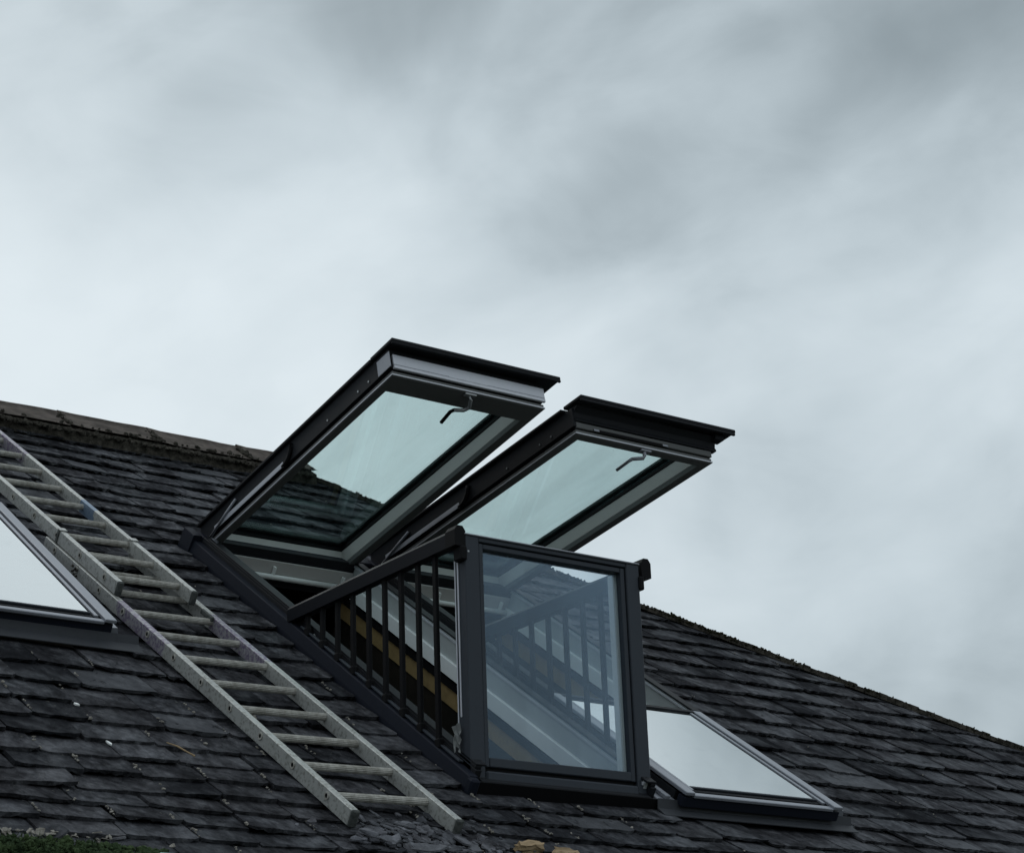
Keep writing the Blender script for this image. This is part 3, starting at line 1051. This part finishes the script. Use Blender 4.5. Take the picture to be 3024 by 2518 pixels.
def shut_sash(T, R_, a, b, v0, v1, lower=False):
    """a glazed sash lying in the roof plane"""
    zt = 0.094
    f = T.boxes('lower_sash' if lower else 'sash', 'dark', R_, [
        (a + 0.050, a + 0.122, v0 + 0.06, v1 - 0.02, 0.030, 0.076), (b - 0.122, b - 0.050, v0 + 0.06, v1 - 0.02, 0.030, 0.076),
        (a + 0.050, b - 0.050, v0 + 0.03, v0 + 0.0595, 0.030, 0.062), (a + 0.04, b - 0.04, v1 - 0.019, v1 + 0.012, 0.030, 0.092),
        (a + 0.1225, b - 0.1225, v0 + 0.060, v0 + 0.100, 0.030, 0.0755)])
    for x0_, x1_ in ((a - 0.002, a + 0.052), (b - 0.052, b + 0.002)):
        T.boxes('side_cover', 'cover', R_, [(x0_, x1_, v0 - 0.005, v1, 0.0765, zt, 0.003)], f)
    for x0_, x1_ in ((a + 0.066, a + 0.084), (b - 0.084, b - 0.066)):
        T.boxes('inner_cover', 'cover', R_, [(x0_, x1_, v0 + 0.050, v1 - 0.021, 0.0765, 0.088, 0.002)], f)
    T.boxes('bottom_cover', 'cover', R_, [(a + 0.0525, b - 0.0525, v0 - 0.004, v0 + 0.0295, 0.066, 0.082, 0.003)], f)
    T.boxes('bottom_bead', 'panel', R_, [(a + 0.090, b - 0.090, v0 + 0.084, v0 + 0.098, 0.0765, 0.086, 0.002)], f)
    T.boxes('glass_pane', 'glass_shut', R_, [(a + 0.096, b - 0.096, v0 + 0.0985, v1 - 0.0195, 0.0765, 0.0815, 0)], f)
    T.boxes('inner_frame', 'white', R_, [
        (a + 0.1225, a + 0.155, v0 + 0.1005, v1 - 0.0195, 0.020, 0.058), (b - 0.155, b - 0.1225, v0 + 0.1005, v1 - 0.0195, 0.020, 0.058),
        (a + 0.1555, b - 0.1555, v1 - 0.085, v1 - 0.0195, 0.020, 0.0575), (a + 0.1555, b - 0.1555, v0 + 0.1005, v0 + 0.13, 0.020, 0.0575)], f)
    T.boxes('blind', 'blind', R_, [(a + 0.125, b - 0.155, v0 + 0.105, v1 - 0.075, 0.064, 0.068, 0)], f)
    return f


def build_balustrade(T, g):
    F = Frame((g, 0, 0), (1, 0, 0), (0, 1, 0), (0, 0, 1))
    body = T.boxes('balustrade', 'panel', F, [
        (0.0, 0.076, 0.0, 0.085, 0.0, 1.104, 0.004), (0.906, 0.982, 0.0, 0.085, 0.0, 1.104, 0.004),
        (0.0765, 0.9055, 0.004, 0.080, 1.084, 1.104, 0.003),
        (0.0765, 0.9055, -0.008, 0.080, -0.008, 0.066, 0.008)])
    T.boxes('top_cap', 'cover', F, [(-0.002, 0.984, -0.006, 0.090, 1.1045, 1.112, 0.003)], body)
    inner = T.boxes('glazing_frame', 'panel', F, [
        (0.080, 0.104, 0.010, 0.075, 0.086, 1.080, 0.003), (0.878, 0.902, 0.010, 0.045, 0.086, 1.080, 0.003),
        (0.1045, 0.8775, 0.012, 0.075, 1.056, 1.080, 0.003), (0.1045, 0.8775, 0.006, 0.075, 0.086, 0.128, 0.004)], body)
    T.boxes('reveal', 'white', F, [(0.8785, 0.902, 0.0455, 0.110, 0.090, 1.060, 0.002)], body)
    T.boxes('shadow_gap', 'black', F, [(0.0765, 0.080 - 0.0005, 0.012, 0.06, 0.08, 1.083, 0), (0.9025, 0.9055, 0.012, 0.06, 0.08, 1.083, 0), (0.0765, 0.9055, 0.024, 0.07, 0.0665, 0.0855, 0)], body)
    T.boxes('glass_pane', 'glass_rail', F, [(0.1000, 0.8820, 0.036, 0.042, 0.122, 1.060, 0)], body)
    # pale edge profiles on the flanks, protective film still on
    T.boxes('edge_profile', 'film', F, [(-0.006, -0.0005, 0.052, 0.060, 0.30, 1.03, 0.001), (-0.004, -0.0005, 0.076, 0.083, 0.22, 1.05, 0.001)], body)
    # torn film
    bm = bmesh.new()
    rg2 = random.Random(9)
    grid = []
    for i in range(6):
        row = []
        for j in range(4):
            row.append(bm.verts.new(F(-0.010 - 0.014 * rg2.random() - 0.003 * j, 0.050 + 0.012 * j + rg2.uniform(-0.004, 0.004), 0.15 + 0.024 * i + rg2.uniform(-0.01, 0.01))))
        grid.append(row)
    for i in range(5):
        for j in range(3):
            if rg2.random() < 0.9:
                bm.faces.new((grid[i][j], grid[i][j + 1], grid[i + 1][j + 1], grid[i + 1][j]))
    bmesh.ops.solidify(bm, geom=list(bm.faces), thickness=0.002)
    T.part('torn_film', 'plastic', bm, body)
    for side in (0, 1):
        xa, xb = ((-0.048, 0.000), (1.004, 1.050))[side]
        xm = (-0.022, 1.018)[side]
        # handrail: hollow rectangular section, slightly chamfered on top
        bm = bmesh.new()
        Fr = Frame((g, 0, 0), (0, 1, 0), (1, 0, 0), (0, 0, 1))
        prof = [(xa, 1.054), (xa, 1.116), (xa + 0.010, 1.130), (xb - 0.010, 1.130), (xb, 1.116), (xb, 1.054)]
        add_prism(bm, Fr, prof, 0.075, 1.485)
        hr = T.part('handrail', 'rail', bm)
        bm = bmesh.new()
        k = 0.005
        prof = [(xa - k, 1.050), (xa - k, 1.122), (xa + 0.010, 1.143), (xb - 0.010, 1.143), (xb + k, 1.122), (xb + k, 1.050)]
        add_prism(bm, Fr, prof, 0.0, 0.0748)
        T.part('end_cap', 'black', bm, hr)
        T.boxes('bracket', 'black', F, [((xb, 1.0035)[side] - (0.03, 0.030)[side], (xb, 1.0035)[side] + (0.006, 0.0)[side], -0.012, 0.05, 0.985, 1.0495, 0.006)], hr)
        if side == 0:
            T.boxes('bolt', 'handle', F, [(0.004, 0.014, -0.016, -0.0125, 1.02, 1.03, 0.002)], hr)
        # bottom track on the kerb
        R_ = Frame(RP(g, 0, 0), U3, V3, N3)
        tr = T.boxes('bottom_track', 'panel', R_, [(xm - 0.006, xm + 0.006, 0.10, 1.72, 0.058, 0.066, 0.001), (xm + 0.0105, xm + 0.018, 0.10, 1.72, 0.056, 0.064, 0.001)])
        # balusters
        for i in range(9):
            y = 0.205 + 0.1405 * i
            zf = y * math.tan(TH) + 0.060 / CT
            if zf > 1.03:
                break
            bl = T.boxes('baluster', 'black', F, [(xm - 0.009, xm + 0.009, y - 0.0135, y + 0.0135, zf, 1.056, 0.002)])
            T.boxes('foot', 'black', F, [(xm - 0.016, xm + 0.012, y - 0.020, y + 0.016, zf - 0.022, zf + 0.022, 0.004)], bl)
        # rear pivot
        T.boxes('rear_pivot', 'black', F, [(xa + 0.004, xb - 0.004, 1.47, 1.50, 0.985, 1.12, 0.004)], hr)
    # crumpled tape at the rear end of the left rail
    bm = bmesh.new()
    rg2 = random.Random(21)
    for i in range(5):
        c = F(-0.03 + 0.03 * rg2.random(), 1.44 - 0.035 * i + rg2.uniform(-0.008, 0.008), 0.995 - 0.012 * i + rg2.uniform(-0.006, 0.006))
        blob(bm, c, rg2.uniform(0.008, 0.017), rg2)
    T.part('crumpled_tape', 'plastic', bm)


unit_a = build_unit(0.0, math.radians(10.57), 'left balcony roof window with glazed front balustrade pushed out between black railings', True, RP(0, 0, 0), 0.14, 'film')
unit_b = build_unit(1.09, math.radians(7.46), 'right balcony roof window with raised upper sash and lower sash lying shut', False, RP(1.09, 0, 0), 0.055, 'under')

# left roof window, shut
T = Thing('skylight', 'closed roof window at the left edge beside the ladder, pale sky in its glass', 'roof window', RP(-1.6, 1.33, 0))
RW = Frame(RP(-2.02, 1.335, 0), U3, V3, N3)
fr = T.boxes('frame', 'navy', RW, [(0.004, 0.045, 0.001, 1.74, 0.0, 0.0695), (0.815, 0.856, 0.001, 1.74, 0.0, 0.0695), (0.0455, 0.8145, 0.001, 0.04, 0.016, 0.0590), (0.0455, 0.8145, 1.69, 1.74, 0.0, 0.08)])
shut_sash(T, RW, 0.0, 0.86, -0.01, 1.72)
bm = bmesh.new()
add_prism(bm, RW, [(0.0, 0.030), (0.0, 0.020), (-0.02, -0.008), (-0.100, -0.0155), (-0.100, -0.0115), (-0.022, -0.002)], -0.10, 0.99)
T.part('apron_flashing', 'apron', bm)
bm = bmesh.new()
F2 = Frame(RW(0, 0, 0), V3, U3, N3)
add_prism(bm, F2, [(0.858, -0.04), (0.858, 0.050), (0.885, 0.052), (0.905, 0.0), (0.935, -0.006), (0.935, -0.04)], 0.012, 1.80)
T.part('side_flashing', 'cover', bm)
T.boxes('head_flashing', 'navy', RW, [(-0.05, 0.91, 1.7405, 1.84, -0.03, 0.075, 0.005)])

# ------------------------------------------------------------------ ladder
LADU = -0.052
ld = Vector((LADU, 1.0)).normalized()


def lad_frame(u0, v0, n0):
    y = (U3 * ld.x + V3 * ld.y)
    x = (U3 * ld.y - V3 * ld.x)
    return Frame(RP(u0, v0, n0), x, y, N3)


T = Thing('extension_ladder', 'two section aluminium extension ladder lying on the slates, purple paint on its rails', 'ladder', RP(-0.64, -0.52, -0.01))
LB = lad_frame(-0.868, -0.522, -0.010)


def rail(fr, x0, x1, y0, y1, h, name='rail'):
    bm = bmesh.new()
    add_box(bm, fr, x0, x1, y0, y1, 0, h, 0.003)
    return T.part(name, 'ladder', bm)


def rung(fr, xa, xb, y, z, r=0.0165):
    bm = bmesh.new()
    seg = 28
    rings = []
    xs = [xa - 0.005, xa + 0.0, xb, xb + 0.005]
    for q, x in enumerate((xa - 0.004, xb + 0.004)):
        ring = []
        for k in range(seg):
            a = 2 * math.pi * k / seg
            rr = r if k % 2 else r * 0.90
            ring.append(bm.verts.new(fr(x, y + rr * math.cos(a), z + rr * math.sin(a))))
        rings.append(ring)
    inn = []
    for x in (xa - 0.004, xb + 0.004):
        inn.append([bm.verts.new(fr(x, y + r * 0.58 * math.cos(2 * math.pi * k / seg), z + r * 0.58 * math.sin(2 * math.pi * k / seg))) for k in range(seg)])
    for k in range(seg):
        k2 = (k + 1) % seg
        bm.faces.new((rings[0][k], rings[0][k2], rings[1][k2], rings[1][k]))
        bm.faces.new((inn[0][k], inn[1][k], inn[1][k2], inn[0][k2]))
        bm.faces.new((rings[0][k], inn[0][k], inn[0][k2], rings[0][k2]))
        bm.faces.new((rings[1][k], rings[1][k2], inn[1][k2], inn[1][k]))
    o_ = T.part('rung', 'rung', bm)
    for x in (xa - 0.0025, xb + 0.0025):
        bm = bmesh.new()
        bm.faces.new([bm.verts.new(fr(x, y + r * 0.60 * math.cos(2 * math.pi * k / 12), z + r * 0.60 * math.sin(2 * math.pi * k / 12))) for k in range(12)])
        T.part('rung_hole_shade', 'black', bm, o_)  # black disc stands in for the shade inside the hollow rung
    return o_


def end_cap(fr, x0, x1, y0, y1, z1):
    bm = bmesh.new()
    add_box(bm, fr, x0 - 0.002, x1 + 0.002, y0, y1, -0.003, z1 + 0.002, 0.006)
    return T.part('end_cap', 'cap', bm)


HB = 0.066
rail(LB, 0.0, 0.034, 0.012, 3.20, HB)
rail(LB, 0.470, 0.504, -0.020, 3.20, HB)
end_cap(LB, 0.0, 0.034, -0.006, 0.0118, HB)
end_cap(LB, 0.470, 0.504, -0.038, -0.0202, HB)
for i in range(11):
    rung(LB, -0.0005, 0.5045, 0.19 + 0.2865 * i, 0.040)
LF = lad_frame(-0.978, 1.815, 0.060)
HF = 0.066
rail(LF, 0.0, 0.030, 0.012, 4.0, HF)
rail(LF, 0.394, 0.424, 0.012, 4.0, HF)
end_cap(LF, 0.0, 0.030, -0.006, 0.0118, HF)
end_cap(LF, 0.394, 0.424, -0.006, 0.0118, HF)
for i in range(13):
    rung(LF, -0.0005, 0.4245, 0.150 + 0.3085 * i, 0.036)
# guide brackets that lock the sections together
for x in (0.002, 0.396):
    T.boxes('guide_bracket', 'ladder', LF, [(x - 0.006, x + 0.034, 0.735, 0.775, HF + 0.0005, HF + 0.008, 0.002)])
T.boxes('guide_bracket', 'cap', LF, [(-0.006, -0.0008, 0.74, 0.76, 0.0, HF + 0.004, 0.001)])
T.boxes('guide_hook', 'cap', LB, [(0.452, 0.4695, 2.18, 2.30, HB - 0.02, HB + 0.004, 0.003)])
bm = bmesh.new()
rg2 = random.Random(4)
for k in range(14):
    blob(bm, LB(-0.004, 2.78 + rg2.uniform(-0.05, 0.05), rg2.uniform(0.0, 0.055)), rg2.uniform(0.004, 0.009), rg2)
T.part('mortar_splash', 'mortar', bm)


# ------------------------------------------------------------------ loose stuff
def chip(bm, c, r, rg, t=0.006, tilt=0.25):
    k = rg.randint(4, 7)
    a0 = rg.uniform(0, 6.28)
    el = rg.uniform(0.45, 1.0)
    rot = Mroof.to_3x3() @ Matrix.Rotation(rg.gauss(0, tilt), 3, 'X') @ Matrix.Rotation(rg.gauss(0, tilt), 3, 'Y') @ Matrix.Rotation(a0, 3, 'Z')
    top, bot = [], []
    for i in range(k):
        a = 2 * math.pi * i / k + rg.uniform(-0.3, 0.3)
        rr = r * rg.uniform(0.65, 1.15)
        q = Vector((rr * math.cos(a), rr * el * math.sin(a), 0))
        top.append(bm.verts.new(c + rot @ (q + Vector((0, 0, t)))))
        bot.append(bm.verts.new(c + rot @ (q * 1.06)))
    bm.faces.new(top)
    bm.faces.new(bot[::-1])
    for i in range(k):
        bm.faces.new((bot[i], bot[(i + 1) % k], top[(i + 1) % k], top[i]))


rg = random.Random(8)
bm = bmesh.new()
for k in range(260):
    u = rg.gauss(-0.58, 0.18)
    v_ = rg.gauss(-0.58, 0.085)
    if rg.random() < 0.25:
        u, v_ = rg.gauss(-0.42, 0.20), rg.gauss(-0.66, 0.06)
    d2_ = ((u + 0.60) / 0.3) ** 2 + ((v_ + 0.58) / 0.16) ** 2
    h = max(0, 0.016 * math.exp(-d2_))
    chip(bm, RP(u, v_, -0.008 + h * rg.random()), rg.choice((0.012, 0.016, 0.022, 0.03, 0.042)) * rg.uniform(0.7, 1.2), rg, rg.uniform(0.003, 0.006), 0.16)
tag(finish(bm, 'slate_rubble', 'debris'), 'heap of broken slate chips below the foot of the ladder', 'rubble', kind='stuff')
# larger fragments one could pick up
frag = [(-0.62, -0.70, 0.085, 'large flat slate fragment on the rubble below the ladder foot'),
        (-0.40, -0.60, 0.050, 'slate fragment resting beside the right foot of the ladder'),
        (-0.82, -0.62, 0.055, 'slate fragment resting beside the left foot of the ladder'),
        (-2.15, -0.80, 0.060, 'grey slate fragment leaning above the green moss, nearest the left edge'),
        (-1.92, -0.815, 0.045, 'small grey slate fragment at the right end of the green moss')]
for (u, v_, r, lab) in frag:
    bm = bmesh.new()
    c = RP(u, v_, 0.004)
    chip(bm, Vector((0, 0, 0)), r, rg, 0.007, 0.12 if u > -1.5 else 0.35)
    o = finish(bm, 'slate_fragment', 'debris')
    o.location = c
    tag(o, lab, 'slate fragment', 'broken slate fragments')
# chips along the gutter
bm = bmesh.new()
for k in range(90):
    chip(bm, RP(rg.uniform(-2.9, -1.95), rg.gauss(-0.815, 0.018), -0.004 + rg.uniform(0, 0.02)), rg.uniform(0.006, 0.022), rg, 0.003, 0.4)
tag(finish(bm, 'gutter_chips', 'crumb'), 'pale slate chips gathered along the moss at the eaves', 'rubble', kind='stuff')
# pale crumbs lying in the slate joints
bm = bmesh.new()
for s in slates:
    if not s['vis']:
        continue
    near = s['v'] < 1.0 and s['u'] < 0.6
    if rg.random() > (0.62 if near else 0.13):
        continue
    u = s['u'] + s['w'] / 2 + 0.003
    if rg.random() < 0.15:
        u = s['u'] + rg.uniform(-0.5, 0.5) * s['w']
    va = s['v'] + rg.uniform(0.0, s['g'] * 0.5)
    vb = va + rg.uniform(0.02, s['g'] * (0.65 if near else 0.2))
    nq = rg.randint(3, 9) if near else rg.randint(1, 2)
    for q in range(nq):
        v_ = va + (vb - va) * rg.random()
        if any(a < u < b and c < v_ < d for a, b, c, d in CLEAR):
            continue
        chip(bm, RP(u + rg.gauss(0, 0.003), v_ + sag_v(s['u'], s['v']), -0.020 + sag_n(s['u'], s['v']) + rg.uniform(0.003, 0.009)), rg.uniform(0.003, 0.0085 if near else 0.006), rg, 0.004, 0.3)
tag(finish(bm, 'mortar_crumbs', 'crumb'), 'pale mortar crumbs scattered in the joints of the slates', 'crumbs', kind='stuff')
for (px, lab, u, v_, r) in ((0, 'white chip lying alone on the lower left slates', -1.62, 0.475, 0.014), (1, 'white chip on the slate edge left of the yellowish splinter', -1.62, 0.085, 0.017)):
    bm = bmesh.new()
    chip(bm, Vector((0, 0, 0)), r, rg, 0.006, 0.05)
    o = finish(bm, 'white_chip', 'white')
    o.location = RP(u, v_, -0.008)
    tag(o, lab, 'chip')
# yellowish splinter
bm = bmesh.new()
sp = [RP(0, 0, 0), RP(0.03, -0.04, 0.004), RP(0.05, -0.08, 0.003), RP(0.075, -0.115, 0.0)]
add_tube(bm, sp, 0.005, 6, True, [0.002, 0.004, 0.003, 0.0045])
o = finish(bm, 'wood_splinter', 'timber')
o.location = RP(-1.36, 0.14, 0.0)
tag(o, 'thin yellowish wood splinter lying on the lower left slates', 'splinter')


# timber offcuts by the bottom edge
def offcut(u, v_, lx, ly, lz, rot, lab, seed):
    rr = random.Random(seed)
    bm = bmesh.new()
    g_ = bmesh.ops.create_cube(bm, size=1.0)
    bmesh.ops.subdivide_edges(bm, edges=list(bm.edges), cuts=3, use_grid_fill=True)
    for q in bm.verts:
        e = abs(q.co.x) > 0.49
        q.co = Vector((q.co.x * lx + (rr.uniform(-0.012, 0.012) if e else 0), q.co.y * ly * (1 - 0.25 * (q.co.x + 0.5) * rr.random()) + rr.uniform(-0.005, 0.005), q.co.z * lz + rr.uniform(-0.005, 0.005)))
    m_ = Mroof @ Matrix.Rotation(rot, 4, 'Z')
    for q in bm.verts:
        q.co = (m_.to_3x3() @ q.co)
    o = finish(bm, 'timber_offcut', 'timber')
    o.location = RP(u, v_, -0.014 + lz / 2)
    tag(o, lab, 'timber offcut', 'timber offcuts')


offcut(-0.075, -0.610, 0.125, 0.045, 0.034, 0.25, 'broken timber offcut lying left of the other on the bottom slates', 1)
offcut(0.075, -0.650, 0.10, 0.05, 0.030, 0.08, 'pale timber offcut lying right of the broken one, cut by the picture edge', 2)

# moss filling the gutter on the left
bm = bmesh.new()
rg = random.Random(77)
for k in range(2600):
    u = rg.uniform(-3.3, -1.72)
    t_ = rg.random()
    v_ = -0.845 - 0.17 * t_
    taper = min(1, max(0, (-1.70 - u) / 0.35))
    h = (0.010 + 0.016 * noise.noise(Vector((u * 7, v_ * 7, 0))) + 0.012) * taper
    blob(bm, RP(u, v_, -0.02 + h - 0.05 * t_), rg.uniform(0.006, 0.016), rg)
for k in range(7000):
    u = rg.uniform(-3.3, -1.70)
    t_ = rg.random()
    v_ = -0.838 - 0.18 * t_
    taper = min(1, max(0.1, (-1.70 - u) / 0.35))
    b0 = RP(u, v_, -0.02 - 0.05 * t_ + 0.02 * taper)
    L_ = rg.uniform(0.010, 0.030) * taper
    d_ = (N3 + Vector((rg.gauss(0, 0.5), rg.gauss(0, 0.5), rg.gauss(0, 0.3)))).normalized()
    s_ = Vector((rg.gauss(0, 1), rg.gauss(0, 1), 0)).normalized() * 0.0022
    bm.faces.new((bm.verts.new(b0 - s_), bm.verts.new(b0 + s_), bm.verts.new(b0 + d_ * L_)))
tag(finish(bm, 'gutter_moss', 'gmoss'), 'green moss and grass filling the eaves gutter at lower left', 'moss', kind='stuff')
bm = bmesh.new()
add_box(bm, Frame(RP(0, 0, 0), U3, V3, N3), -0.035, 0.035, -0.012, 0.012, -0.02, 0.004, 0.004)
o = finish(bm, 'plastic_scrap', 'teal')
o.location = RP(-1.765, -0.905, 0.0)
tag(o, 'pale blue plastic scrap at the lower edge right of the moss', 'plastic scrap')
